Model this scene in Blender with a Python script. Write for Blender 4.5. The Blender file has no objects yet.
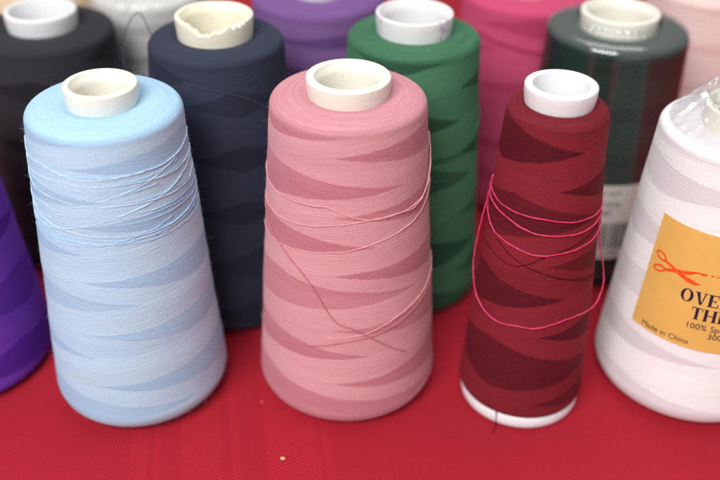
import bpy, bmesh, math, random
import numpy as np
from mathutils import Vector, Euler, Matrix

random.seed(7)
rng = np.random.default_rng(11)
PI = math.pi
scene = bpy.context.scene
COL = scene.collection

# ------------------------------------------------------------------ helpers
def lin(r, g, b):
    f = lambda c: (c / 255 / 12.92) if c / 255 <= 0.04045 else ((c / 255 + 0.055) / 1.055) ** 2.4
    return (f(r), f(g), f(b), 1.0)

def scale(c, k):
    return (min(c[0] * k, 1), min(c[1] * k, 1), min(c[2] * k, 1), 1.0)

class NT:
    """small node-tree builder"""
    def __init__(self, name):
        self.m = bpy.data.materials.new(name)
        self.m.use_nodes = True
        self.t = self.m.node_tree
        self.t.nodes.clear()
        self.out = self.t.nodes.new('ShaderNodeOutputMaterial')
    def n(self, typ, **kw):
        nd = self.t.nodes.new(typ)
        for k, v in kw.items():
            setattr(nd, k, v)
        return nd
    def link(self, a, b):
        self.t.links.new(a, b)
    def put(self, sock, v):
        if isinstance(v, bpy.types.NodeSocket):
            self.link(v, sock)
        else:
            sock.default_value = v
    def math(self, op, a, b=None, c=None, clamp=False):
        nd = self.n('ShaderNodeMath', operation=op, use_clamp=clamp)
        self.put(nd.inputs[0], a)
        if b is not None: self.put(nd.inputs[1], b)
        if c is not None: self.put(nd.inputs[2], c)
        return nd.outputs[0]
    def sstep(self, x, a, b):
        nd = self.n('ShaderNodeMapRange', interpolation_type='SMOOTHSTEP')
        self.put(nd.inputs[0], x)
        nd.inputs[1].default_value = a; nd.inputs[2].default_value = b
        nd.inputs[3].default_value = 0; nd.inputs[4].default_value = 1
        return nd.outputs[0]
    def mix(self, f, a, b):
        nd = self.n('ShaderNodeMix', data_type='RGBA')
        self.put(nd.inputs[0], f); self.put(nd.inputs[6], a); self.put(nd.inputs[7], b)
        return nd.outputs[2]
    def mixf(self, f, a, b):
        nd = self.n('ShaderNodeMix', data_type='FLOAT')
        self.put(nd.inputs[0], f); self.put(nd.inputs[2], a); self.put(nd.inputs[3], b)
        return nd.outputs[0]
    def xyz(self, x, y, z):
        nd = self.n('ShaderNodeCombineXYZ')
        self.put(nd.inputs[0], x); self.put(nd.inputs[1], y); self.put(nd.inputs[2], z)
        return nd.outputs[0]
    def noise(self, vec, sc=1.0, detail=2.0, rough=0.5):
        nd = self.n('ShaderNodeTexNoise')
        self.link(vec, nd.inputs['Vector'])
        nd.inputs['Scale'].default_value = sc
        nd.inputs['Detail'].default_value = detail
        nd.inputs['Roughness'].default_value = rough
        return nd.outputs[0]
    def bsdf(self, **kw):
        b = self.n('ShaderNodeBsdfPrincipled')
        for k, v in kw.items():
            self.put(b.inputs[k.replace('_', ' ')], v)
        self.link(b.outputs[0], self.out.inputs[0])
        return b

# ------------------------------------------------------------------ materials
def thread_material(name, dark, light, side, period=0.0170, k1=1, k2=1, w1=0.44, w2=0.56,
                    ph1=0.0, ph2=0.3, strand=0.00030, sheen=0.25, contrast=1.0, bump=0.9, spread=0.55, spec=0.10, topshade=0.58, grain=0.7):
    """yarn wound in crossing helical ribbons; UV = (turn, metres along the profile)"""
    T = NT(name)
    uv = T.n('ShaderNodeUVMap').outputs[0]
    sp = T.n('ShaderNodeSeparateXYZ'); T.link(uv, sp.inputs[0])
    a, s = sp.outputs[0], sp.outputs[1]
    tc = T.n('ShaderNodeTexCoord').outputs['Object']
    wob = T.math('MULTIPLY', T.math('SUBTRACT', T.noise(tc, 16, 1), 0.5), 0.22)
    hs = T.math('ADD', T.math('DIVIDE', s, period), wob)
    u = T.math('ADD', T.math('SUBTRACT', hs, T.math('MULTIPLY', a, float(k1))), ph1)
    v = T.math('ADD', T.math('ADD', hs, T.math('MULTIPLY', a, float(k2))), ph2)
    # strand coordinates of the two winding directions (metres across the strand)
    su = T.math('SUBTRACT', s, T.math('MULTIPLY', a, k1 * period))
    sv = T.math('ADD', s, T.math('MULTIPLY', a, k2 * period))
    def streak(w, seed):
        vec = T.xyz(T.math('DIVIDE', w, strand), T.math('MULTIPLY', a, 22.0), seed)
        return T.noise(vec, 1.0, 1.5, 0.6)
    def streak_broad(w, seed):
        vec = T.xyz(T.math('DIVIDE', w, strand * 5), T.math('MULTIPLY', a, 5.0), seed)
        return T.noise(vec, 1.0, 1.0, 0.5)
    su_n, sv_n = streak(su, 3.1), streak(sv, 9.7)
    fray = T.math('MULTIPLY', T.math('SUBTRACT', su_n, 0.5), 0.05)
    fu = T.math('FRACT', T.math('ADD', u, fray))
    fv = T.math('FRACT', T.math('ADD', v, fray))
    def band(f, w):
        edge = T.math('DIVIDE', T.math('SUBTRACT', T.math('ADD', w, 0.007), f), 0.014, clamp=True)
        return T.math('MULTIPLY', T.sstep(f, 0.0, 0.014), edge)
        # each ribbon has its own number, width and tint
    # ribbon numbers give each ribbon its own slight tint
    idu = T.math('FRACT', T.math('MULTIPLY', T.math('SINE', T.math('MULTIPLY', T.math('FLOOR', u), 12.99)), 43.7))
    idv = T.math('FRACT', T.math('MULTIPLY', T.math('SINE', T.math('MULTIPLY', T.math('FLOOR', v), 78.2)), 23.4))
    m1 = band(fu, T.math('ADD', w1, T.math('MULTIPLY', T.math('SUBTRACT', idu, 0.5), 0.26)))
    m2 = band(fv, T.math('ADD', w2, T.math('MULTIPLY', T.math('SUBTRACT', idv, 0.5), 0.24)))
    sheen_u = T.math('ADD', 0.82, T.math('MULTIPLY', idu, 0.18))
    sheen_v = T.math('ADD', 0.02, T.math('MULTIPLY', idv, 0.22))
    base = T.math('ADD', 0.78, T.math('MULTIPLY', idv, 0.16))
    shade = T.mixf(m1, T.mixf(m2, base, sheen_v), sheen_u)  # winding-direction sheen painted into base colour: upper ribbons light, crossing ones dark
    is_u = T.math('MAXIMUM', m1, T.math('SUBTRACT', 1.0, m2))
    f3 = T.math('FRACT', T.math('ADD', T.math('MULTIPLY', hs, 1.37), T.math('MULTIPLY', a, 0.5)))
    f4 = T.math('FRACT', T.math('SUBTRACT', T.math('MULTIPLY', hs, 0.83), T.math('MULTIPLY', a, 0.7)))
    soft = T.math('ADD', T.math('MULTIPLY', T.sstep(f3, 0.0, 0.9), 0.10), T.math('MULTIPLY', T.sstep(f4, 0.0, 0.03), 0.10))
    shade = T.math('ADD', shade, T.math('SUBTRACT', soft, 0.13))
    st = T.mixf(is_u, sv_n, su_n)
    stb = T.mixf(is_u, streak_broad(sv, 4.4), streak_broad(su, 1.4))
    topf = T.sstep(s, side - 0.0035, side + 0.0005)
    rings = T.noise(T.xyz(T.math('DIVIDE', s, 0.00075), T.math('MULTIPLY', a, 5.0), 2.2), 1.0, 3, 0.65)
    shade = T.mixf(topf, shade, T.math('ADD', topshade, T.math('MULTIPLY', T.math('SUBTRACT', rings, 0.5), 1.1)))  # top-face colour toned down to offset the bright overhead light
    fib = T.noise(tc, 1900, 2, 0.7)
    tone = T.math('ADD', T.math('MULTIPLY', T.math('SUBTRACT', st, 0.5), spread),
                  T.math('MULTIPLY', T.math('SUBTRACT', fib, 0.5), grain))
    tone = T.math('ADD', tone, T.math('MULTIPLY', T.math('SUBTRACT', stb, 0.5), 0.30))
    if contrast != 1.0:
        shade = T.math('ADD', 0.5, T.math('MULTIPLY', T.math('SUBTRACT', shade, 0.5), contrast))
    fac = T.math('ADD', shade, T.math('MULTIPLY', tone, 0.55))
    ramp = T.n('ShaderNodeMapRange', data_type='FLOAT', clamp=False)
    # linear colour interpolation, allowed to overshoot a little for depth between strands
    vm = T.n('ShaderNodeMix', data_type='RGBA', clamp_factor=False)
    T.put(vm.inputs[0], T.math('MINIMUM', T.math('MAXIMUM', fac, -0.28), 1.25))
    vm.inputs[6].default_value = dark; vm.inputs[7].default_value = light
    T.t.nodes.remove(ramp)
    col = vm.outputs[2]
    height = T.math('ADD', T.math('MULTIPLY', T.math('ADD', m1, T.math('MULTIPLY', m2, T.math('SUBTRACT', 1.0, m1))), 0.00005),
                    T.math('ADD', T.math('MULTIPLY', st, 0.00020), T.math('ADD', T.math('MULTIPLY', fib, 0.00020), T.math('MULTIPLY', T.math('MULTIPLY', rings, topf), 0.00030))))
    bp = T.n('ShaderNodeBump'); bp.inputs['Strength'].default_value = bump; bp.inputs['Distance'].default_value = 1.0
    T.link(height, bp.inputs['Height'])
    b = T.bsdf(Base_Color=col, Roughness=0.72, Sheen_Weight=sheen, Sheen_Roughness=0.45)
    b.inputs['Specular IOR Level'].default_value = spec
    b.inputs['Sheen Tint'].default_value = scale(light, 1.5)
    T.link(bp.outputs[0], b.inputs['Normal'])
    return T.m

def strand_material(name, c, spec=0.2, rough=0.65, sheen=0.1):
    T = NT(name)
    tc = T.n('ShaderNodeTexCoord').outputs['Object']
    f = T.noise(tc, 1400, 2, 0.7)
    col = T.mix(f, scale(c, 0.72), scale(c, 1.22))
    b = T.bsdf(Base_Color=col, Roughness=rough, Sheen_Weight=sheen)
    b.inputs['Specular IOR Level'].default_value = spec
    return T.m

def fibre_material(name, c):
    T = NT(name)
    d = T.n('ShaderNodeBsdfDiffuse'); d.inputs[0].default_value = c
    t = T.n('ShaderNodeBsdfTranslucent'); t.inputs[0].default_value = c
    m = T.n('ShaderNodeMixShader'); m.inputs[0].default_value = 0.5
    T.link(d.outputs[0], m.inputs[1]); T.link(t.outputs[0], m.inputs[2]); T.link(m.outputs[0], T.out.inputs[0])
    return T.m

def plastic_material(name, c, rough=0.36, sss=0.08, smudge=None):
    T = NT(name)
    tc = T.n('ShaderNodeTexCoord').outputs['Object']
    f = T.noise(tc, 120, 4, 0.6)
    col = T.mix(f, scale(c, 0.95), scale(c, 1.03))
    if smudge:
        sp = T.n('ShaderNodeSeparateXYZ'); T.link(tc, sp.inputs[0])
        ang = T.math('ARCTAN2', sp.outputs[1], sp.outputs[0])
        m = None
        for a0, w, in smudge['at']:
            d = T.math('ABSOLUTE', T.math('SUBTRACT', ang, a0))
            q = T.math('SUBTRACT', 1.0, T.sstep(d, w * 0.5, w))
            m = q if m is None else T.math('MAXIMUM', m, q)
        bl = T.sstep(T.noise(tc, 420, 3, 0.6), 0.44, 0.62)
        m = T.math('MULTIPLY', T.math('MULTIPLY', m, bl), 0.75)
        col = T.mix(m, col, smudge['col'])
    bp = T.n('ShaderNodeBump'); bp.inputs['Strength'].default_value = 0.25; bp.inputs['Distance'].default_value = 0.0006
    T.link(T.noise(tc, 500, 3), bp.inputs['Height'])
    b = T.bsdf(Base_Color=col, Roughness=T.math('ADD', rough - 0.06, T.math('MULTIPLY', f, 0.14)))
    b.inputs['Subsurface Weight'].default_value = sss
    b.inputs['Subsurface Radius'].default_value = (1.0, 0.85, 0.7)
    b.inputs['Subsurface Scale'].default_value = 0.002
    T.link(bp.outputs[0], b.inputs['Normal'])
    return T.m

def film_material(name, ztop=None, detail=3, haze=0.05, gloss=0.10, wrinkle=260, stretch=(1, 1, 0.25), bump=0.0012, edge=0.55):
    """thin clear plastic: mostly see-through, Fresnel glints on its wrinkles, slightly milky"""
    T = NT(name)
    tc = T.n('ShaderNodeTexCoord').outputs['Object']
    mp = T.n('ShaderNodeMapping'); T.link(tc, mp.inputs[0]); mp.inputs['Scale'].default_value = stretch
    h = T.noise(mp.outputs[0], wrinkle, detail, 0.55)
    bp = T.n('ShaderNodeBump'); bp.inputs['Strength'].default_value = 0.9; bp.inputs['Distance'].default_value = bump
    T.link(h, bp.inputs['Height'])
    lw = T.n('ShaderNodeLayerWeight'); lw.inputs[0].default_value = 0.35
    T.link(bp.outputs[0], lw.inputs['Normal'])
    gl = T.n('ShaderNodeBsdfGlossy'); gl.inputs['Roughness'].default_value = 0.16
    gl.inputs['Color'].default_value = (1, 1, 1, 1)
    T.link(bp.outputs[0], gl.inputs['Normal'])
    tr = T.n('ShaderNodeBsdfTransparent')
    df = T.n('ShaderNodeBsdfDiffuse'); df.inputs[0].default_value = (0.85, 0.85, 0.83, 1)
    mh = T.n('ShaderNodeMixShader'); mh.inputs[0].default_value = haze
    T.link(tr.outputs[0], mh.inputs[1]); T.link(df.outputs[0], mh.inputs[2])
    if ztop is not None:
        sz = T.n('ShaderNodeSeparateXYZ'); T.link(tc, sz.inputs[0])
        T.link(T.math('ADD', haze, T.math('MULTIPLY', T.sstep(sz.outputs[2], ztop - 0.003, ztop + 0.0015), 0.07)), mh.inputs[0])
    fac = T.math('ADD', gloss, T.math('MULTIPLY', lw.outputs['Fresnel'], edge), clamp=True)
    ms = T.n('ShaderNodeMixShader')
    T.link(fac, ms.inputs[0]); T.link(mh.outputs[0], ms.inputs[1]); T.link(gl.outputs[0], ms.inputs[2])
    T.link(ms.outputs[0], T.out.inputs[0])
    return T.m

def paper_material(name, c, rough=0.45):
    T = NT(name)
    tc = T.n('ShaderNodeTexCoord').outputs['Object']
    f = T.noise(tc, 70, 4, 0.6)
    col = T.mix(f, scale(c, 0.9), scale(c, 1.06))
    bp = T.n('ShaderNodeBump'); bp.inputs['Strength'].default_value = 0.3; bp.inputs['Distance'].default_value = 0.0008
    T.link(T.noise(tc, 140, 2), bp.inputs['Height'])
    b = T.bsdf(Base_Color=col, Roughness=rough)
    b.inputs['Specular IOR Level'].default_value = 0.35
    T.link(bp.outputs[0], b.inputs['Normal'])
    return T.m

def ink_material(name, c):
    T = NT(name)
    tc = T.n('ShaderNodeTexCoord').outputs['Object']
    f = T.noise(tc, 900, 2)
    T.bsdf(Base_Color=T.mix(f, scale(c, 0.85), scale(c, 1.2)), Roughness=0.5)
    return T.m

def cloth_material():
    T = NT('red_cloth')
    tc = T.n('ShaderNodeTexCoord').outputs['Object']
    sp = T.n('ShaderNodeSeparateXYZ'); T.link(tc, sp.inputs[0])
    x = T.math('ADD', sp.outputs[0], T.math('MULTIPLY', T.math('SUBTRACT', T.noise(tc, 9, 1), 0.5), 0.0015))
    x = T.math('ADD', x, T.math('MULTIPLY', sp.outputs[1], 0.16))
    y = sp.outputs[1]
    def wave(cx, cy, per, ph=0.0):
        q = T.math('ADD', T.math('MULTIPLY', x, cx * 2 * PI / per), T.math('MULTIPLY', y, cy * 2 * PI / per))
        return T.math('MULTIPLY_ADD', T.math('SINE', T.math('ADD', q, ph)), 0.5, 0.5)
    plain = T.math('MULTIPLY', wave(1, 0, 0.00085), wave(0, 1, 0.00085))
    twill = wave(0.8, 0.6, 0.0011)
    ground = T.mixf(0.55, plain, twill)
    # damask stripes that run away from the viewer: coarse chevron columns between plain ribs
    chev_x = T.math('ABSOLUTE', T.math('SUBTRACT', T.math('FRACT', T.math('DIVIDE', x, 0.0030)), 0.5))
    q = T.math('ADD', T.math('MULTIPLY', chev_x, 3.2 * PI), T.math('MULTIPLY', y, 2 * PI / 0.0016))
    chev = T.math('MULTIPLY_ADD', T.math('SINE', q), 0.5, 0.5)
    rib = wave(1, 0, 0.0105, 0.7)
    def zone(a, b, e=0.0005):
        return T.math('MULTIPLY', T.sstep(x, a - e, a + e), T.math('SUBTRACT', 1.0, T.sstep(x, b - e, b + e)))
    z = None
    for a, b in ((-.0444, -.0384), (-.0359, -.0337), (-.0259, -.0114), (-.008, -.0044), (.0052, .0246), (.0266, .0296), (-.13, -.118), (.24, .25), (.256, .28)):
        k = zone(a, b); z = k if z is None else T.math('ADD', z, k)
    h = T.mixf(z, ground, T.math('ADD', T.math('MULTIPLY', chev, 0.85), T.math('MULTIPLY', ground, 0.3)))
    h = T.math('ADD', h, T.math('MULTIPLY', z, 0.03))
    fib = T.noise(tc, 1500, 2, 0.7)
    broad = T.noise(tc, 14, 3, 0.5)
    bp = T.n('ShaderNodeBump'); bp.inputs['Strength'].default_value = 0.8; bp.inputs['Distance'].default_value = 0.00032
    T.link(T.math('ADD', h, T.math('MULTIPLY', fib, 0.5)), bp.inputs['Height'])
    tone = T.math('ADD', T.math('MULTIPLY', h, 0.50), T.math('ADD', T.math('MULTIPLY', fib, 0.45), T.math('MULTIPLY', broad, 0.35)))
    c0, c1 = lin(108, 11, 24), lin(192, 36, 55)
    col = T.mix(tone, c0, c1)
    b = T.bsdf(Base_Color=col, Roughness=0.8, Sheen_Weight=0.04)
    b.inputs['Specular IOR Level'].default_value = 0.15
    b.inputs['Sheen Tint'].default_value = (1, 0.45, 0.5, 1)
    T.link(bp.outputs[0], b.inputs['Normal'])
    return T.m

# ------------------------------------------------------------------ object helpers
def link_mesh(name, verts, faces, mat, parent=None, smooth=True, uvs=None):
    me = bpy.data.meshes.new(name)
    me.from_pydata(verts, [], faces)
    if uvs is not None:
        lay = me.uv_layers.new(name='UVMap')
        lay.data.foreach_set('uv', np.asarray(uvs, dtype=np.float32).ravel())
    me.materials.append(mat)
    if smooth:
        me.polygons.foreach_set('use_smooth', [True] * len(me.polygons))
    me.update()
    o = bpy.data.objects.new(name, me)
    COL.objects.link(o)
    if parent: o.parent = parent
    return o

def lathe(name, prof, seg, mat, parent, rfun=None, zfun=None, wrap_uv=True):
    """prof: list of (r, z) from bottom to top; rfun(theta, r, z, i) gives a radius, zfun a height"""
    n = len(prof)
    L = [0.0]
    for i in range(1, n):
        L.append(L[-1] + math.hypot(prof[i][0] - prof[i - 1][0], prof[i][1] - prof[i - 1][1]))
    verts = []
    for i, (r, z) in enumerate(prof):
        for j in range(seg):
            th = PI / 2 + 2 * PI * j / seg
            rr = rfun(th, r, z, i) if rfun else r
            zz = zfun(th, r, z, i) if zfun else z
            verts.append((rr * math.cos(th), rr * math.sin(th), zz))
    faces, uvs = [], []
    for i in range(n - 1):
        for j in range(seg):
            k = (j + 1) % seg
            faces.append((i * seg + j, i * seg + k, (i + 1) * seg + k, (i + 1) * seg + j))
            uvs += [(j / seg, L[i]), ((j + 1) / seg, L[i]), ((j + 1) / seg, L[i + 1]), (j / seg, L[i + 1])]
    return link_mesh(name, verts, faces, mat, parent, True, uvs if wrap_uv else None)

def smooth_path(pts, per=8):
    """Catmull-Rom through points (numpy rows)"""
    P = np.array(pts, float)
    P = np.vstack([2 * P[0] - P[1], P, 2 * P[-1] - P[-2]])
    out = []
    for i in range(1, len(P) - 2):
        p0, p1, p2, p3 = P[i - 1], P[i], P[i + 1], P[i + 2]
        for t in np.linspace(0, 1, per, endpoint=False):
            out.append(0.5 * ((2 * p1) + (-p0 + p2) * t + (2 * p0 - 5 * p1 + 4 * p2 - p3) * t * t + (-p0 + 3 * p1 - 3 * p2 + p3) * t ** 3))
    out.append(P[-2])
    return np.array(out)

def tube(name, path, rad, mat, parent, sides=7, taper=True):
    P = np.array(path)
    n = len(P)
    verts, faces = [], []
    tang = np.gradient(P, axis=0)
    tang /= np.linalg.norm(tang, axis=1)[:, None] + 1e-12
    up = np.array([0.13, 0.21, 0.97])
    for i in range(n):
        a = np.cross(tang[i], up); a /= np.linalg.norm(a) + 1e-12
        b = np.cross(a, tang[i])
        rr = rad * (1 + 0.14 * math.sin(i * 1.9) + 0.10 * math.sin(i * 0.61 + 1))
        for j in range(sides):
            t = 2 * PI * j / sides
            verts.append(tuple(P[i] + rr * (a * math.cos(t) + b * math.sin(t))))
    for i in range(n - 1):
        for j in range(sides):
            k = (j + 1) % sides
            faces.append((i * sides + j, i * sides + k, (i + 1) * sides + k, (i + 1) * sides + j))
    faces.append(tuple(range(sides))[::-1]); faces.append(tuple((n - 1) * sides + j for j in range(sides)))
    return link_mesh(name, verts, faces, mat, parent)

# ------------------------------------------------------------------ thread cones
def arc_pts(cx, cz, rad, a0, a1, n):
    return [(cx + rad * math.cos(a0 + (a1 - a0) * i / n), cz + rad * math.sin(a0 + (a1 - a0) * i / n)) for i in range(n + 1)]

class Cone:
    def __init__(s, label, x, y, Rb, Rt, h, hr, Rr, rot=0.0, z0=0.0):
        s.Rb, s.Rt, s.h, s.hr, s.Rr, s.z0 = Rb, Rt, h, hr, Rr, z0
        s.dip = 0.0
        e = bpy.data.objects.new('thread_cone', None)
        e.empty_display_size = 0.02
        e.location = (x, y, 0); e.rotation_euler = (0, 0, rot)
        e['label'] = label; e['category'] = 'thread cone'
        e['group'] = 'cones of sewing thread standing on the red tablecloth'
        COL.objects.link(e)
        s.root = e
        s.zb, s.zt, s.rt = 0.004, h - 0.002, Rt
    def r_at(s, z):
        t = min(1.0, max(0.0, (z - s.zb) / (s.zt - s.zb)))
        return s.Rb + (s.rt - s.Rb) * t
    def profile(s, rows, br=0.005, tr=0.0032, dome=0.0012):
        z0 = s.z0
        p = [(s.Rb - br, z0 + 0.0004)]
        p += arc_pts(s.Rb - br, z0 + br + 0.0004, br, -PI / 2, -0.03, 8)[1:]
        zb = p[-1][1]; zt = s.h - tr - 0.0005
        r0 = s.Rb + (s.Rt - s.Rb) * (zt - 0.004) / (s.h - 0.006)
        s.zb, s.zt, s.rt = zb, zt, r0
        for i in range(1, rows):
            z = zb + (zt - zb) * i / rows
            p.append((s.r_at(z), z))
        r_t = r0
        p += arc_pts(r_t - tr, zt, tr, 0.02, PI / 2 - 0.12, 9)
        ln = 0.0
        side = 0.0
        for i in range(1, len(p)):
            side += math.hypot(p[i][0] - p[i - 1][0], p[i][1] - p[i - 1][1])
        s.side = side - 0.003
        rr, zz = p[-1]
        m = 10
        for i in range(1, m + 1):
            t = i / m
            p.append((rr + (s.Rr - 0.0014 - rr) * t, zz + dome * math.sin(PI * t) * 0.8 + (s.dip if t > .3 else s.dip * t / .3)))
        return p
    def body(s, mat_args, seg=200, rows=110, lump=0.00020, fine=0.0, br=0.005, tr=0.0032, dome=0.0012):
        prof = s.profile(rows, br, tr, dome)
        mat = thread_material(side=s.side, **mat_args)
        ph = rng.uniform(0, 6.28, 6)
        def rf(th, r, z, i):
            w = min(1.0, i / 6)
            return r + w * lump * (math.sin(3 * th + 60 * z + ph[0]) * 0.6 + math.sin(2 * th - 110 * z + ph[1]) * 0.5
                                   + math.sin(th + 190 * z + ph[2]) * 0.4 + fine * math.sin(th - 520 * z + ph[3]) * 0.22)
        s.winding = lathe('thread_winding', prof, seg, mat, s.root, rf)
        return s.winding
    def core(s, mat, wall=0.24, depth=0.06, flare=0.0, chip=None, step=True, seg=96):
        R, zt = s.Rr, s.h + s.hr
        ri = R * (1 - wall)
        e = 0.0007
        prof = [(R - 0.0010 - flare, s.h - 0.004), (R - 0.0005 - flare, s.h), (R - flare * 0.35, zt - 0.0028), (R, zt - 0.0016), (R, zt - e)]
        prof += arc_pts(R - e, zt - e, e, 0.2, PI / 2, 4)
        prof += arc_pts(ri + 0.0016 if step else ri + e, zt - e * 0.8, e * 0.8, PI / 2, PI - 0.25, 4)
        if step:
            prof += [(ri + 0.0006, zt - 0.0016), (ri, zt - 0.0022), (ri - 0.0002, zt - 0.004)]
        prof += [(ri - 0.0003, zt - 0.008), (ri - 0.0002, zt - 0.020), (ri + 0.0004, zt - depth * 0.6), (ri + 0.0012, zt - depth), (0.0004, zt - depth - 0.0005)]
        zf = None
        if chip:
            def zf(th, r, z, i):
                d = chip(th)
                return z - d if z > s.h + 0.0005 else z
            # a chip lowers only the rim, pressing it down in jagged steps
            def zf(th, r, z, i):
                lim = zt - chip(th)
                return min(z, lim) if z > s.h + 0.0005 else z
        o = lathe('core_tube', prof, seg, mat, s.root, None, zf)
        o.data.set_sharp_from_angle(angle=0.75)
        return o
    def on(s, th, z, off):
        r = s.r_at(z) + off
        return (r * math.cos(th), r * math.sin(th), z)
    def strand(s, pts, mat, rad=0.00022, label=None, fine=8):
        """pts: (degrees, mm height, mm off the surface)"""
        q = smooth_path([(math.radians(a), z / 1000, o / 1000) for a, z, o in pts], fine)
        w = rng.uniform(0, 6.28, 3)
        path = [s.on(a, z + 0.00005 * math.sin(i * 0.9 + w[0]) + 0.00014 * math.sin(i * 0.33 + w[1]), max(o, rad * 0.25) + 0.00005 * math.sin(i * 1.3 + w[2])) for i, (a, z, o) in enumerate(q)]
        o = tube('loose_strand', path, rad, mat, s.root)
        if label: o['label'] = label
        return o
    def fuzz(s, mat, n, lmin=0.0004, lmax=0.0014, wid=0.000020, zlo=0.005):
        verts, faces = [], []
        for q in range(n):
            th = rng.uniform(0, 2 * PI)
            if rng.random() < 0.13:                      # on the top face
                r = rng.uniform(s.Rr + 0.001, s.Rt - 0.003); z = s.h - 0.0002 + s.dip
                p = np.array([r * math.cos(th), r * math.sin(th), z]); nrm = np.array([0, 0, 1.0])
            else:
                z = rng.uniform(zlo, s.h - 0.003)
                p = np.array(s.on(th, z, -0.0001)); nrm = np.array([math.cos(th), math.sin(th), 0.08])
            tan = np.array([-math.sin(th), math.cos(th), 0]); upv = np.array([0, 0, 1.0])
            d = nrm * rng.uniform(0.15, 0.9) + tan * rng.normal(0, 0.9) + upv * rng.normal(0, 0.45)
            d /= np.linalg.norm(d)
            L = rng.uniform(lmin, lmax) * (0.5 + rng.random() ** 2)
            bend = rng.normal(0, 1.0, 3); bend -= nrm * 0.25
            base = len(verts); m = 4
            w = np.cross(d, nrm + rng.normal(0, 0.5, 3)); w /= np.linalg.norm(w) + 1e-9
            for i in range(m + 1):
                t = i / m
                c = p + d * L * t + bend * L * t * t * 0.5
                ww = wid * (1 - 0.6 * t)
                verts += [tuple(c - w * ww), tuple(c + w * ww)]
            for i in range(m):
                a = base + 2 * i
                faces.append((a, a + 1, a + 3, a + 2))
        o = link_mesh('fibre_fuzz', verts, faces, mat, s.root)
        o['kind'] = 'stuff'
        return o

# colour scheme per cone --------------------------------------------------
WHITE_PL = plastic_material('cream_plastic', lin(232, 229, 218))
COOL_PL = plastic_material('white_plastic', lin(230, 231, 234))
YEL_PL = plastic_material('aged_plastic', lin(236, 232, 212))

# --- light blue (front, left)
blue = Cone('light blue thread cone in the front row, ridged strands crossing near its top',
            -.0852, .2784, .0327, .0256, .1217, .0066, .0121)
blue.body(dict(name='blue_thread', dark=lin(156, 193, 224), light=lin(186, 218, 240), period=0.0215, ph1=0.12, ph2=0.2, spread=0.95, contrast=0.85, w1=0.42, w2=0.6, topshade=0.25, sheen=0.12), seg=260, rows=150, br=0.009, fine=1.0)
blue.core(WHITE_PL, wall=0.27)
mb = strand_material('blue_strand', lin(190, 216, 236))
for pts in ([(-168, 111.5, .3), (-152.3, 109.28, .35), (-125.9, 109.25, .35), (-103.1, 106.84, .35), (-78.0, 107.08, .35), (-55.9, 107.16, .35), (-36.4, 107.46, .35), (-11.4, 108.6, .35), (12, 110, .2)],
            [(-172, 107.5, .3), (-152.0, 104.23, .35), (-115.6, 105.0, .35), (-94.9, 104.6, .35), (-70.6, 104.4, .35), (-47.9, 103.8, .35), (-21.9, 103.0, .35), (8, 104, .2)],
            [(-172, 101.8, .3), (-151.6, 99.1, .35), (-122.0, 98.35, .35), (-97.1, 97.55, .35), (-72.7, 97.3, .35), (-47.3, 96.38, .35), (-14.6, 96.0, .35), (10, 98, .2)],
            [(-168, 88.5, .3), (-131.6, 86.2, .35), (-102.2, 89.5, .35), (-82.1, 92.53, .35), (-59.8, 94.87, .35), (-37.5, 97.6, .35), (-6.7, 101.5, .35), (12, 104, .2)],
            [(-165, 93.6, .3), (-135.4, 88.8, .35), (-108.8, 87.12, .35), (-83.8, 86.3, .35), (-59.8, 85.32, .35), (-38.2, 85.6, .35), (-3.2, 87.5, .35), (15, 89.5, .2)],
            [(-116.8, 92.12, .25), (-85.6, 99.0, .3), (-57.5, 102.38, .3), (-26.7, 106.92, .3), (8.0, 110.5, .2)]):
    blue.strand([(a, z, o - .22) for a, z, o in pts], mb, 0.00021)
mb_f = strand_material('blue_fine_strand', lin(176, 208, 234))
for k in range(13):                                   # fine slack wraps across the upper third
    z0_, a0_ = rng.uniform(84, 111), rng.uniform(-185, -150)
    sl = rng.normal(0, 6.0); dr = rng.uniform(-2.2, 0.4)
    n_ = 9; span = rng.uniform(120, 200)
    blue.strand([(a0_ + span * t_i / n_, min(z0_ + sl * (t_i / n_ - .5) + dr * math.sin(PI * t_i / n_), 114), .10) for t_i in range(n_ + 1)], mb_f, rng.uniform(0.00012, 0.00018))
blue.fuzz(fibre_material('blue_fibre', lin(205, 225, 240)), 11000)

# --- dusty pink (front, centre)
pink = Cone('dusty pink thread cone in the middle of the front row, loose pink ends across it',
            -.0046, .2864, .0345, .0266, .1223, .0064, .0143)
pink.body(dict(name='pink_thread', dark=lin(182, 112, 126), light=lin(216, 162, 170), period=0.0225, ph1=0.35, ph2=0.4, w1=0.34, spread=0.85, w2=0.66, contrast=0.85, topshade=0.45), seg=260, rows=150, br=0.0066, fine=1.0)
pink.core(WHITE_PL, wall=0.28)
mp_l = strand_material('pink_strand_light', lin(228, 168, 170))
mp_d = strand_material('pink_strand', lin(196, 118, 128))
pink.strand([(-175.4, 83, .2), (-162, 80.0, .4), (-148.0, 75.85, .5), (-135.7, 72.66, .5), (-119.6, 66.87, .5), (-109.1, 59.94, .5), (-96.9, 49.83, .5), (-85.3, 46.62, .7), (-72.2, 41.3, .5), (-49.8, 31.0, .25)], mp_d, 0.00022)
pink.strand([(2, 108, .3), (-9, 101, .8), (-22.7, 93.2, .9), (-38.7, 89.3, .7), (-58.1, 89.6, .4), (-76.3, 89.93, .4), (-90.2, 91.82, .4), (-102.3, 94.3, .4), (-117.3, 93.9, .4), (-136.8, 93.3, .4), (-165.2, 94.5, .3), (-190, 97, .1)], mp_l, 0.00019)
pink.strand([(4, 106, .3), (-9, 99, .9), (-22.7, 92.0, .8), (-49.7, 89.6, .5), (-76.3, 89.2, .3), (-100.1, 87.71, .3), (-125.9, 85.2, .3), (-157.6, 84.5, .3), (-180, 85, .1)], mp_l, 0.00019)
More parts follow.
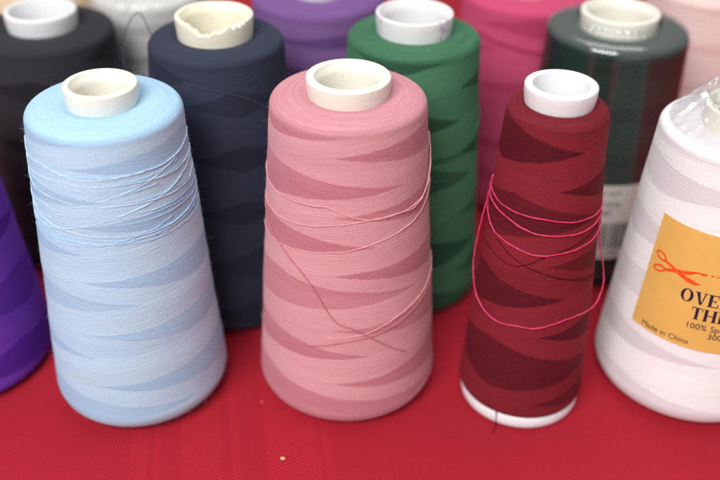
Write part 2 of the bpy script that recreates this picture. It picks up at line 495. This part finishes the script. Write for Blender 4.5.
pink.strand([(0, 92, .2), (-11.9, 89.6, .4), (-34.1, 84.9, .4), (-52.5, 82.32, .4), (-73.5, 80.2, .3), (-92.7, 77.9, .3), (-111.6, 76.18, .3), (-141.2, 74.2, .3), (-178, 72.5, .1)], mp_l, 0.00018)
pink.strand([(2, 54, .2), (-13.1, 51.4, .4), (-23.4, 49.8, .4), (-39.9, 47.62, .4), (-54.7, 44.9, .4), (-69.5, 43.12, .4), (-87.2, 41.2, .35), (-108.6, 37.73, .3), (-129.1, 35.2, .3), (-175.5, 30, .1)], mp_d, 0.00022)
pink.strand([(4, 58, .2), (-12.5, 54.8, .4), (-25.0, 52.3, .4), (-43.0, 49.9, .4), (-60.1, 47.0, .4), (-76.2, 44.2, .4), (-90, 42.6, .2), (-104, 41.6, .1)], mp_l, 0.00019)
pink.fuzz(fibre_material('pink_fibre', lin(232, 165, 168)), 8000, 0.0005, 0.0014)

# --- crimson (front, right of centre): narrower, white base flange, lengths of bright pink thread around it
crim = Cone('slim dark red thread cone on a white base, bright pink strands around it',
            .0638, .2755, .0237, .0167, .1254, .0063, .0118, z0=0.0052)
crim.dip = -0.0004
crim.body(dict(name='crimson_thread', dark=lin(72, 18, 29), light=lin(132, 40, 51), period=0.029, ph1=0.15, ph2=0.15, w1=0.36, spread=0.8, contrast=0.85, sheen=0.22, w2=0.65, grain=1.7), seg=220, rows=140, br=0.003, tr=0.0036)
crim.core(COOL_PL, wall=0.24, flare=0.0, step=False)
fl = [(0.0200, 0.0003), (0.0219, 0.0003), (0.0226, 0.0010), (0.0228, 0.0022), (0.0225, 0.0062), (0.0200, 0.0066)]
lathe('base_flange', fl, 128, COOL_PL, crim.root)
mc_p = strand_material('hot_pink_strand', lin(206, 46, 96), 0.4, 0.45)
mc_d = strand_material('dark_red_strand', lin(84, 16, 28), 0.05, 0.8, 0.0)
crim.strand([(-200, 93.3, .2), (-174.0, 92.89, .35), (-154.1, 91.96, .4), (-129.8, 91.98, .4), (-105.3, 91.72, .4), (-82.2, 91.03, .4), (-59.2, 90.37, .4), (-24.4, 90.0, .4), (0, 91.6, .2)], mc_p, 0.00026, 'bright pink strand, uppermost loop')
crim.strand([(-200, 90.4, .2), (-168.9, 89.92, .4), (-140.6, 88.46, .45), (-116.4, 86.67, .45), (-93.3, 85.75, .45), (-72.8, 85.72, .45), (-47.0, 86.21, .45), (-19.7, 87.4, .4), (2, 90, .2)], mc_p, 0.00030, 'bright pink strand, second loop')
crim.strand([(-205, 92, .2), (-190, 88.2, .6), (-172, 84.0, .7), (-154.7, 80.73, .5), (-128.6, 79.0, .4), (-103.2, 78.0, .4), (-83.9, 78.6, .4), (-54.8, 80.0, .4), (-20.7, 82.0, .4), (4, 87, .2)], mc_p, 0.00029, 'bright pink strand, third loop')
crim.strand([(-185, 97, .4), (-178, 90.0, 1.2), (-174, 78.83, 2.6), (-173, 67.68, 3.1), (-168, 60.79, 3.1), (-159.0, 53.8, 2.6), (-143.7, 49.2, 1.6), (-128.6, 47.4, .9), (-112.3, 48.3, .5), (-93.6, 48.55, .5), (-78.8, 50.08, .5), (-64.6, 51.4, .6), (-43.5, 51.0, 1.2), (-22, 51.5, 2.6), (-13, 56.5, 3.8), (-11, 63, 3.2), (-18, 70.95, 1.8), (-19, 76.22, .8), (-14, 83, .4), (0, 90, .1)], mc_p, 0.00029, 'bright pink strand hanging away in a wide slack loop')
crim.strand([(-149.6, 78.52, .2), (-118.5, 73.48, .28), (-93.0, 70.86, .28), (-66.0, 67.4, .28), (-30, 63.5, .28), (-5, 61, .2)], mc_d, 0.00018, 'dark red strand')
crim.strand([(-175, 73.5, .2), (-141.2, 71.98, .28), (-123.1, 71.69, .28), (-108.6, 74.06, .28), (-95.6, 77.6, .28), (-70.6, 80.5, .28), (-25, 85, .2)], mc_d, 0.00016, 'dark red strand')
tail = smooth_path([(-.0122, -.0198, .0100), (-.0120, -.0202, .0085), (-.0116, -.0202, .0070), (-.0113, -.0203, .0030), (-.0113, -.0212, .0006), (-.0118, -.0226, .00025), (-.0128, -.0247, .00025)], 6)
t_o = tube('loose_strand', tail, 0.00018, mc_d, crim.root); t_o['label'] = 'short dark red thread end hanging over the white base'
crim.fuzz(fibre_material('crimson_fibre', lin(176, 62, 80)), 8000, 0.0004, 0.0014)

# --- white with gold label (front, right edge)
white = Cone('white thread cone with a gold printed label, at the right end of the front row',
             .133, .2891, .0362, .0292, .1113, .0076, .0156)
white.body(dict(name='white_thread', dark=lin(220, 214, 219), light=lin(246, 246, 246), period=0.0225, ph1=0.5, ph2=0.5, spread=0.3, strand=0.0003, bump=0.6, contrast=0.9, w1=0.44, w2=0.6, topshade=0.1), seg=260, rows=140, br=0.0085, tr=0.0026, lump=0.0001)
white.core(WHITE_PL, wall=0.2)

def cone_patch(cone, name, th0, th1, z0, z1, off, mat, parent, nx=40, nz=14, wav=0.0, edge=None):
    verts, faces = [], []
    for i in range(nz + 1):
        for j in range(nx + 1):
            u, v = j / nx, i / nz
            th = math.radians(th0 + (th1 - th0) * u); z = z0 + (z1 - z0) * v
            if edge: th, z = edge(u, v, th, z)
            o = off + wav * (math.sin(9 * th + 90 * z) * math.sin(140 * z + 3 * th) + 0.6 * math.sin(31 * th + 40 * z)) * 0.5
            verts.append(cone.on(th, z, o))
    for i in range(nz):
        for j in range(nx):
            a = i * (nx + 1) + j
            faces.append((a, a + 1, a + nx + 2, a + nx + 1))
    return link_mesh(name, verts, faces, mat, parent)

# serif capitals drawn as polygons, cap height 1
def ring_poly(cx, cy, rx, ry, ix, iy, a0, a1, n=20):
    out = []
    for i in range(n):
        t0 = a0 + (a1 - a0) * i / n; t1 = a0 + (a1 - a0) * (i + 1) / n
        out.append([(cx + rx * math.cos(t0), cy + ry * math.sin(t0)), (cx + rx * math.cos(t1), cy + ry * math.sin(t1)),
                    (cx + ix * math.cos(t1), cy + iy * math.sin(t1)), (cx + ix * math.cos(t0), cy + iy * math.sin(t0))])
    return out
def rc(x0, y0, x1, y1): return [(x0, y0), (x1, y0), (x1, y1), (x0, y1)]
W, t_ = 0.21, 0.075
def stem(x): return [rc(x, 0, x + W, 1), rc(x - .07, 0, x + W + .07, .055), rc(x - .07, .945, x + W + .07, 1)]
GLYPH = {
    'O': (0.92, ring_poly(.46, .5, .43, .52, .22, .46, 0, 2 * PI, 36)),
    'C': (0.84, ring_poly(.46, .5, .43, .52, .22, .46, 0.75, 2 * PI - 0.75, 30) + [rc(.735, .64, .79, .98), rc(.745, .10, .79, .25)]),
    'V': (0.88, [[(.08, 1), (.31, 1), (.55, 0), (.42, 0)], [(.69, 1), (.77, 1), (.55, 0), (.47, 0)], rc(.0, .945, .40, 1), rc(.58, .945, .88, 1)]),
    'E': (0.80, stem(.09) + [rc(.3, .93, .70, 1), rc(.3, 0, .72, .07), rc(.3, .475, .55, .54), rc(.655, .74, .70, 1), rc(.675, 0, .73, .29), rc(.51, .38, .55, .63)]),
    'R': (0.90, stem(.09) + ring_poly(.42, .735, .32, .265, .12, .205, -PI / 2, PI / 2, 16) + [rc(.28, .94, .45, 1), rc(.28, .47, .45, .53), [(.38, .5), (.58, .5), (.86, 0), (.62, 0)], rc(.6, 0, .93, .055)]),
    'L': (0.78, stem(.09) + [rc(.3, 0, .70, .07), rc(.655, 0, .71, .32)]),
    'K': (0.92, stem(.09) + [[(.28, .40), (.36, .36), (.80, .97), (.70, .97)], [(.38, .54), (.52, .62), (.90, 0), (.64, 0)], rc(.58, .945, .9, 1), rc(.6, 0, .96, .055)]),
    'T': (0.80, [rc(.295, 0, .505, 1), rc(.22, 0, .58, .055), rc(.03, .93, .77, 1), rc(.03, .70, .075, 1), rc(.725, .70, .77, 1)]),
    'H': (0.98, stem(.09) + stem(.67) + [rc(.28, .47, .70, .54)]),
    'A': (0.92, [[(.40, 1), (.52, 1), (.86, 0), (.62, 0)], [(.40, 1), (.46, 1), (.17, 0), (.09, 0)], rc(.24, .30, .66, .36), rc(0, 0, .28, .055), rc(.54, 0, .93, .055)]),
    'D': (0.92, stem(.09) + ring_poly(.36, .5, .50, .5, .28, .435, -PI / 2, PI / 2, 22) + [rc(.28, .93, .37, 1), rc(.28, 0, .37, .07)]),
}
def serif_polys(text):
    x, out = 0.0, []
    for ch in text:
        w, polys = GLYPH[ch]
        out += [[(px + x, py) for px, py in p] for p in polys]
        x += w + 0.03
    return out, x
def sub_h(poly, n=3):
    return [poly]
def bend_polys(cone, name, polys, th_c, z_base, size, off, mat, parent, centre=True, width=None, rot=0.0):
    """lay flat polygons (x right, y up, unit = size) round the cone's side"""
    xs = [p[0] for q in polys for p in q]
    mid = (min(xs) + max(xs)) / 2 if centre else 0.0
    r0 = cone.r_at(z_base)
    verts, faces = [], []
    for i, q in enumerate(polys):
        b = len(verts)
        area = sum(q[k][0] * q[(k + 1) % len(q)][1] - q[(k + 1) % len(q)][0] * q[k][1] for k in range(len(q)))
        if area < 0: q = q[::-1]
        for px, py in q:
            X, Y = (px - mid) * size, py * size
            Xr, Yr = X * math.cos(rot) - Y * math.sin(rot), X * math.sin(rot) + Y * math.cos(rot)
            verts.append(cone.on(math.radians(th_c) + Xr / r0, z_base + Yr, off + 2.5e-6 * (i % 9)))
        faces.append(tuple(range(b, b + len(q))))
    return link_mesh(name, verts, faces, mat, parent, False)
def font_polys(text):
    cu = bpy.data.curves.new('lettering', 'FONT'); cu.body = text; cu.size = 1.0; cu.resolution_u = 3
    ob = bpy.data.objects.new('lettering', cu); COL.objects.link(ob)
    dg = bpy.context.evaluated_depsgraph_get()
    me = bpy.data.meshes.new_from_object(ob.evaluated_get(dg))
    polys = [[(me.vertices[v].co.x, me.vertices[v].co.y) for v in p.vertices] for p in me.polygons]
    bpy.data.objects.remove(ob); bpy.data.curves.remove(cu); bpy.data.meshes.remove(me)
    return polys

GOLD = paper_material('gold_paper', lin(230, 182, 98))
NAVY_INK = ink_material('navy_ink', lin(34, 26, 62))
BROWN_INK = ink_material('dark_ink', lin(62, 42, 34))
RED_INK = ink_material('orange_ink', lin(238, 82, 26))
lab = cone_patch(white, 'label', -151.5, -39, .0382, .0845, .00042, GOLD, white.root, 60, 14, 0.00010,
                 edge=lambda u, v, th, z: (th - 0.03 * (1 - v) + 0.0, z - 0.0010 * math.sin(PI * u)))
lab['label'] = 'gold paper label with printed lettering and orange scissors'
OFF = .00062
polys, w_ = serif_polys('OVERLOCK'); sz = .0050
bend_polys(white, 'printed_text', polys, -95.3, .0563, sz, OFF, NAVY_INK, lab)['label'] = 'bold navy word OVERLOCK'
polys, w_ = serif_polys('THREAD')
bend_polys(white, 'printed_text', polys, -95.3, .0501, sz * .98, OFF, NAVY_INK, lab)['label'] = 'bold navy word THREAD'
polys = font_polys('100% Spun Polyester')
bend_polys(white, 'printed_text', polys, -94.5, .0462, .0034, OFF, NAVY_INK, lab)['label'] = 'small navy line about the spun polyester'
polys = font_polys('3000 Yds')
bend_polys(white, 'printed_text', polys, -95.0, .0430, .0034, OFF, NAVY_INK, lab)['label'] = 'small navy line of the length'
polys = font_polys('Made in China')
bend_polys(white, 'printed_text', polys, -130.2, .0392, .0031, OFF, BROWN_INK, lab)['label'] = 'small dark line Made in China'
# scissors emblem: two ring handles, two crossing blades, a short cutting line
sc = []
def ringp(cx, cy, rx, ry, w, rot):
    out = []
    for q in ring_poly(0, 0, rx, ry, rx - w, ry - w, 0, 2 * PI, 24):
        out.append([(cx + x * math.cos(rot) - y * math.sin(rot), cy + x * math.sin(rot) + y * math.cos(rot)) for x, y in q])
    return out
sc += ringp(3.1, 2.7, 2.6, 1.6, .75, -.42) + ringp(3.5, -2.4, 2.6, 1.5, .75, .30)
sc += [[(5.0, 2.2), (5.5, 1.0), (11.5, -1.6), (12.2, -.4)], [(11.5, -1.6), (12.2, -.4), (19.6, -2.5), (17.4, -3.4), (14.5, -3.0)],
       [(5.6, -2.5), (5.4, -1.4), (11.7, .9), (12.2, -.5)], [(11.5, .6), (12.3, -.6), (20.5, 1.6), (20.8, 2.4), (17, 2.2)]]
sc += [rc(22.0, 2.0, 23.0, 2.5), rc(24.0, 1.9, 46, 2.4)]
bend_polys(white, 'scissors_emblem', sc, -150.0, .0665, .00096, OFF, RED_INK, lab, centre=False)

# crumpled clear bag tucked into the white cone's tube
film_c = film_material('crumpled_film', haze=0.05, gloss=0.06, wrinkle=70, stretch=(1, 1, 1), bump=0.003, edge=0.38)
def bag(cone, r_out, z_out, r_in, z_in, over, seed, amp=0.0016, seg=150, n=16, mat=None):
    rs = np.random.default_rng(seed)
    ks = rs.integers(3, 19, 9); ph = rs.uniform(0, 6.28, 9); kz = rs.uniform(40, 260, 9)
    prof = []
    for i in range(n + 1):
        t = i / n
        prof.append((r_out + (r_in - r_out) * t, z_out + (z_in - z_out) * t ** 1.4))
    for i in range(1, 5):
        prof.append((r_in - 0.0012 * i, z_in - over * (i / 4) ** 1.5 + 0.0006))
    def crease(th, r, z, i):
        g = sum(abs(math.sin(k * th * 0.5 + p + q * (z + r))) for k, p, q in zip(ks, ph, kz)) / 9 - 0.62
        return g * amp * 4 * min(1, i / 4)
    return lathe('plastic_film', prof, seg, mat or film_c, cone.root, lambda th, r, z, i: r + abs(crease(th, r, z, i)) * 0.5 + 0.0002,
                 lambda th, r, z, i: z + abs(crease(th, r, z, i)) + 0.0003)
bag(white, .0262, .1116, .0166, .1206, .004, 5, amp=0.0024)

# --- navy (second row)
navy = Cone('dark navy thread cone behind the light blue one, its cream tube rim chipped and torn',
            -.0565, .3389, .0335, .0260, .1216, .0082, .0148)
navy.body(dict(name='navy_thread', dark=lin(36, 39, 52), light=lin(60, 66, 84), period=0.023, ph1=0.4, ph2=0.5, contrast=0.5, sheen=0.35, grain=0.9, k1=2.2, k2=2.0), seg=180, rows=90)  # base colour and sheen raised to paint in some lens haze
def navy_chip(th):
    d = math.degrees(th) % 360
    c = 0.0
    if 232 < d < 300:
        t = (d - 232) / 68
        c = 0.0036 * min(1, t * 4) * min(1, (1 - t) * 7) * (0.85 + 0.22 * math.sin(7 * th + 1) + 0.08 * math.sin(23 * th))
    elif 300 <= d < 326:
        c = 0.0009 + 0.0006 * math.sin(d * 0.6)
    return max(c, 0) + 0.00015 * (1 + math.sin(5 * th))
navy.core(YEL_PL, wall=0.2, chip=navy_chip, seg=220)
mn = strand_material('navy_strand', lin(58, 60, 80))
q = smooth_path([(-.0255, .004, .1190), (-.030, .012, .1235), (-.0345, .020, .122), (-.040, .022, .114), (-.0415, .018, .104), (-.038, .010, .096)], 8)
tube('loose_strand', q, 0.00022, mn, navy.root)['label'] = 'navy thread arching free above the shoulder'
navy.strand([(-110, 113, .2), (-70, 108, .3), (-40, 99, .3), (-10, 86, .2)], mn, 0.0002)
navy.fuzz(fibre_material('navy_fibre', lin(105, 108, 126)), 1100, 0.0005, 0.0013)

# --- green (second row)
green = Cone('green thread cone behind the dusty pink one, faint purple smudges on its white tube',
             .02, .3506, .0330, .0262, .1198, .0078, .0152)
green.body(dict(name='green_thread', dark=lin(36, 70, 52), light=lin(76, 126, 95), period=0.028, ph1=0.1, ph2=0.2, w1=0.42, w2=0.6, contrast=0.9, grain=0.9, k1=1.5, k2=1.6), seg=180, rows=90)
green.core(plastic_material('smudged_plastic', lin(230, 229, 230), smudge=dict(at=[(-0.72, 0.30), (-2.75, 0.22)], col=lin(176, 150, 204))), wall=0.17)
green.fuzz(fibre_material('green_fibre', lin(95, 150, 115)), 1000, 0.0005, 0.0013)
mg = strand_material('green_strand', lin(40, 96, 66))
green.strand([(-150, 84, .2), (-90, 78, .3), (-45, 77, .3), (-5, 84, .2)], mg, 0.0003)
green.strand([(-140, 74, .2), (-80, 75, .3), (-40, 79, .3), (0, 88, .2)], mg, 0.0003)

# --- dark teal in shrink wrap, barcode label (second row)
teal = Cone('dark teal green thread cone in glossy clear wrap, barcode label behind the white cone',
            .1072, .3759, .0334, .0291, .113, .0072, .0163)
teal.body(dict(name='teal_thread', dark=lin(14, 36, 31), light=lin(32, 62, 54), period=0.02, contrast=0.5, sheen=0.15), seg=160, rows=80, tr=0.0022)
teal.core(WHITE_PL, wall=0.2)
film_t = film_material('shrink_wrap', ztop=.113, detail=0, haze=0.010, gloss=0.06, wrinkle=90, stretch=(1, 1, 0.12), bump=0.0006, edge=0.45)
pf = teal.profile(40, 0.005, 0.0022)
def wrap_profile(cone, g=0.0007):
    z1 = cone.h + 0.0012
    return [(cone.r_at(0.006) + g, 0.006), (cone.r_at(0.04) + g, 0.04), (cone.r_at(0.08) + g, 0.08), (cone.r_at(cone.h - .004) + g, cone.h - .004),
            (cone.r_at(cone.h - .002) + g * .9, cone.h - .0012), (cone.r_at(cone.h) - .0006, cone.h + .0008), (cone.Rt - .004, cone.h + .0018), (cone.Rr + .004, cone.h + .0024), (cone.Rr + .0012, cone.h + .0034), (cone.Rr + .0007, cone.h + cone.hr * .62)]
def pleat(th, r, z, i):
    return r + 0.00022 * math.sin(13 * th + 40 * z) * math.sin(5 * th) + (0.0006 * abs(math.sin(17 * th)) if i >= 8 else 0)
lathe('shrink_wrap', wrap_profile(teal), 200, film_t, teal.root, pleat)
PAPER = paper_material('grey_paper', lin(246, 243, 236))
tl = cone_patch(teal, 'label', -122, -64, .0172, .0540, .00035, PAPER, teal.root, 30, 10)
tl['label'] = 'off-white barcode label'
INK = ink_material('black_ink', lin(40, 38, 38))
for txt, th, z, s_ in (('NET WT', -92.5, .0488, .0034), ('YDS', -87.5, .0432, .0042), ('1000', -92.0, .0394, .0034)):
    bend_polys(teal, 'printed_text', font_polys(txt), th, z, s_, .00046, INK, tl)
bars, xx = [], 0.0
random.seed(3)
while xx < 24:
    w = random.choice((.35, .35, .7, 1.05)); bars.append(rc(xx, 0, xx + w, 13.2)); xx += w + random.choice((.35, .5, .8))
bend_polys(teal, 'barcode', bars, -92, .0222, .001, .00046, INK, tl)
bend_polys(teal, 'printed_text', font_polys('0 12345 67890'), -92, .0190, .0030, .00046, INK, tl)

# --- black (second row, left edge)
black = Cone('black thread cone with a white tube rim at the left edge, behind the violet one',
             -.1375, .3818, .0334, .0297, .1076, .0072, .0150)
black.body(dict(name='black_thread', dark=lin(28, 28, 33), light=lin(60, 59, 64), period=0.024, contrast=0.6, sheen=0.4, grain=0.9, k1=2.0, k2=2.3), seg=160, rows=80, lump=0.0003)  # black lifted to grey in colour and sheen, standing in for haze
black.core(COOL_PL, wall=0.15, step=False)
black.fuzz(fibre_material('black_fibre', lin(110, 108, 108)), 1000, 0.0005, 0.0013)

# --- violet (front row, cut by the left edge)
violet = Cone('deep violet thread cone cut off by the left edge in the front row',
              -.1633, .2925, .0366, .0265, .113, .007, .0165)
violet.body(dict(name='violet_thread', dark=lin(76, 30, 134), light=lin(116, 64, 178), period=0.026, ph1=.2, ph2=.6, contrast=0.8, k1=1.6, k2=1.5), seg=180, rows=90)
violet.core(WHITE_PL)
violet.fuzz(fibre_material('violet_fibre', lin(120, 80, 180)), 700)

# --- back row; haze painted in by lightening the hot pink and plum colours
hot = Cone('hot pink thread cone at the back, between the green and dark teal ones', .0783, .4388, .0338, .0302, .1072, .006, .0120)
hot.body(dict(name='hot_pink_thread', dark=lin(170, 50, 92), light=lin(212, 88, 124), period=0.03, contrast=0.6), seg=128, rows=60)
hot.core(WHITE_PL)
hot.strand([(-150, 94, .3), (-110, 90, .5), (-70, 87, .5), (-30, 89, .3)], strand_material('hot_pink_dark_strand', lin(160, 24, 70)), 0.0005)
plum = Cone('dull purple thread cone at the back, between the navy and the green ones', -.0204, .4127, .034, .0301, .1135, .006, .0125)
plum.body(dict(name='plum_thread', dark=lin(84, 54, 110), light=lin(134, 98, 154), period=0.014, contrast=0.7), seg=128, rows=60)
plum.core(COOL_PL)
grey = Cone('pale grey thread cone in clear wrap at the back, between black and navy ones', -.1042, .4422, .0337, .0285, .1050, .006, .0120)
grey.body(dict(name='grey_thread', dark=lin(168, 168, 168), light=lin(222, 222, 220), period=0.015, contrast=0.7), seg=128, rows=60)
grey.core(WHITE_PL)
film_g = film_material('loose_film', haze=0.03, gloss=0.03, wrinkle=60, stretch=(1, 1, 1), bump=0.003, edge=0.3)
lathe('plastic_film', wrap_profile(grey, 0.001), 160, film_g, grey.root, lambda th, r, z, i: r + 0.0005 * abs(math.sin(7 * th + 90 * z)))
pale = Cone('pale pink thread cone at the back right, behind the wrapped dark teal one', .1708, .449, .034, .0295, .108, .006, .0120)
pale.body(dict(name='pale_pink_thread', dark=lin(222, 180, 178), light=lin(238, 210, 206), period=0.02, contrast=0.7), seg=128, rows=60)
pale.core(WHITE_PL)
cream = Cone('cream thread cone at the far back left, mostly hidden behind the black one', -.1669, .471, .0338, .0270, .1040, .006, .0120)
cream.body(dict(name='cream_thread', dark=lin(218, 196, 152), light=lin(238, 224, 190), period=0.02, contrast=0.7), seg=128, rows=60)
cream.core(WHITE_PL)

# ------------------------------------------------------------------ tablecloth and crumb
NX, NY = 120, 110
xs = np.linspace(-0.9, 0.9, NX + 1); ys = np.linspace(-0.15, 1.25, NY + 1)
verts = []
for yy in ys:
    for xx in xs:
        far = max(0.0, yy - 0.56)
        verts.append((xx, yy, 0.006 * far * math.sin(14 * xx + 5 * yy) - 0.0))
faces = [(j * (NX + 1) + i, j * (NX + 1) + i + 1, (j + 1) * (NX + 1) + i + 1, (j + 1) * (NX + 1) + i) for j in range(NY) for i in range(NX)]
cloth = link_mesh('tablecloth', verts, faces, cloth_material())
cloth['label'] = 'red woven tablecloth with faint damask stripes, spread under all the cones'
cloth['category'] = 'tablecloth'

bm = bmesh.new()
bmesh.ops.create_icosphere(bm, subdivisions=2, radius=0.00075)
for v in bm.verts:
    v.co.x *= 1.15 + random.uniform(-.2, .2); v.co.y *= 0.9 + random.uniform(-.2, .2); v.co.z *= 0.7
zm = min(v.co.z for v in bm.verts)
for v in bm.verts: v.co.z -= zm
me = bpy.data.meshes.new('crumb'); bm.to_mesh(me); bm.free()
me.materials.append(strand_material('crumb_lint', lin(232, 196, 140)))
crumb = bpy.data.objects.new('crumb', me); COL.objects.link(crumb); crumb.location = (-.0268, .2360, 0.0002)
crumb['label'] = 'tiny pale yellow crumb lying on the red cloth in front of the dusty pink cone'
crumb['category'] = 'crumb'

bm = bmesh.new()
bmesh.ops.create_icosphere(bm, subdivisions=2, radius=0.0006)
for v in bm.verts:
    v.co.x *= 0.8 + random.uniform(-.2, .2); v.co.y *= 1.5 + random.uniform(-.2, .2); v.co.z *= 0.45
zm = min(v.co.z for v in bm.verts)
for v in bm.verts: v.co.z -= zm
me = bpy.data.meshes.new('lint_fleck'); bm.to_mesh(me); bm.free()
me.materials.append(strand_material('pink_lint', lin(206, 92, 92)))
fleck = bpy.data.objects.new('lint_fleck', me); COL.objects.link(fleck); fleck.location = (-.0372, .2655, 0.0002); fleck.rotation_euler = (0, 0, 0.5)
fleck['label'] = 'faint pinkish lint fleck on the red cloth left of the dusty pink cone'
fleck['category'] = 'lint'

# ------------------------------------------------------------------ light
w = bpy.data.worlds.new('World'); scene.world = w; w.use_nodes = True
bg = w.node_tree.nodes['Background']
bg.inputs[0].default_value = (1.0, 0.985, 0.97, 1); bg.inputs[1].default_value = 0.29

def area(name, loc, target, sx, sy, power, col):
    l = bpy.data.lights.new(name, 'AREA'); l.shape = 'RECTANGLE'; l.size = sx; l.size_y = sy; l.energy = power; l.color = col
    o = bpy.data.objects.new(name, l); COL.objects.link(o); o.location = loc
    o.rotation_euler = (Vector(target) - Vector(loc)).to_track_quat('-Z', 'Y').to_euler()
    return o
area('ceiling_lamp', (0.10, 0.62, 1.30), (0, 0.36, 0), 1.1, 0.7, 8.5, (1.0, 0.985, 0.96))
area('room_lamp', (-0.36, -0.55, 0.98), (0, 0.3, 0.05), 0.8, 0.6, 20.0, (1.0, 0.99, 0.975))

# ------------------------------------------------------------------ camera
cam = bpy.data.cameras.new('camera'); co = bpy.data.objects.new('camera', cam); COL.objects.link(co)
cam.sensor_width = 36.0; cam.lens = 929.96 / 720 * 36.0
cam.clip_start = 0.01; cam.clip_end = 20
co.location = (0, 0, .25467)
pitch = 33.8017
base = Euler((math.radians(90 - pitch), 0, 0)).to_matrix()
co.rotation_euler = (base @ Matrix.Rotation(math.radians(0.852), 3, 'Z')).to_euler()
cam.dof.use_dof = True; cam.dof.focus_distance = 0.312; cam.dof.aperture_fstop = 5.1
cam.dof.aperture_blades = 0
scene.camera = co

scene.view_settings.view_transform = 'Standard'; scene.view_settings.look = 'None'
scene.view_settings.exposure = 0; scene.view_settings.gamma = 1
scene.render.engine = 'CYCLES'
scene.cycles.use_denoising = False
scene.cycles.transparent_max_bounces = 16
scene.cycles.max_bounces = 8
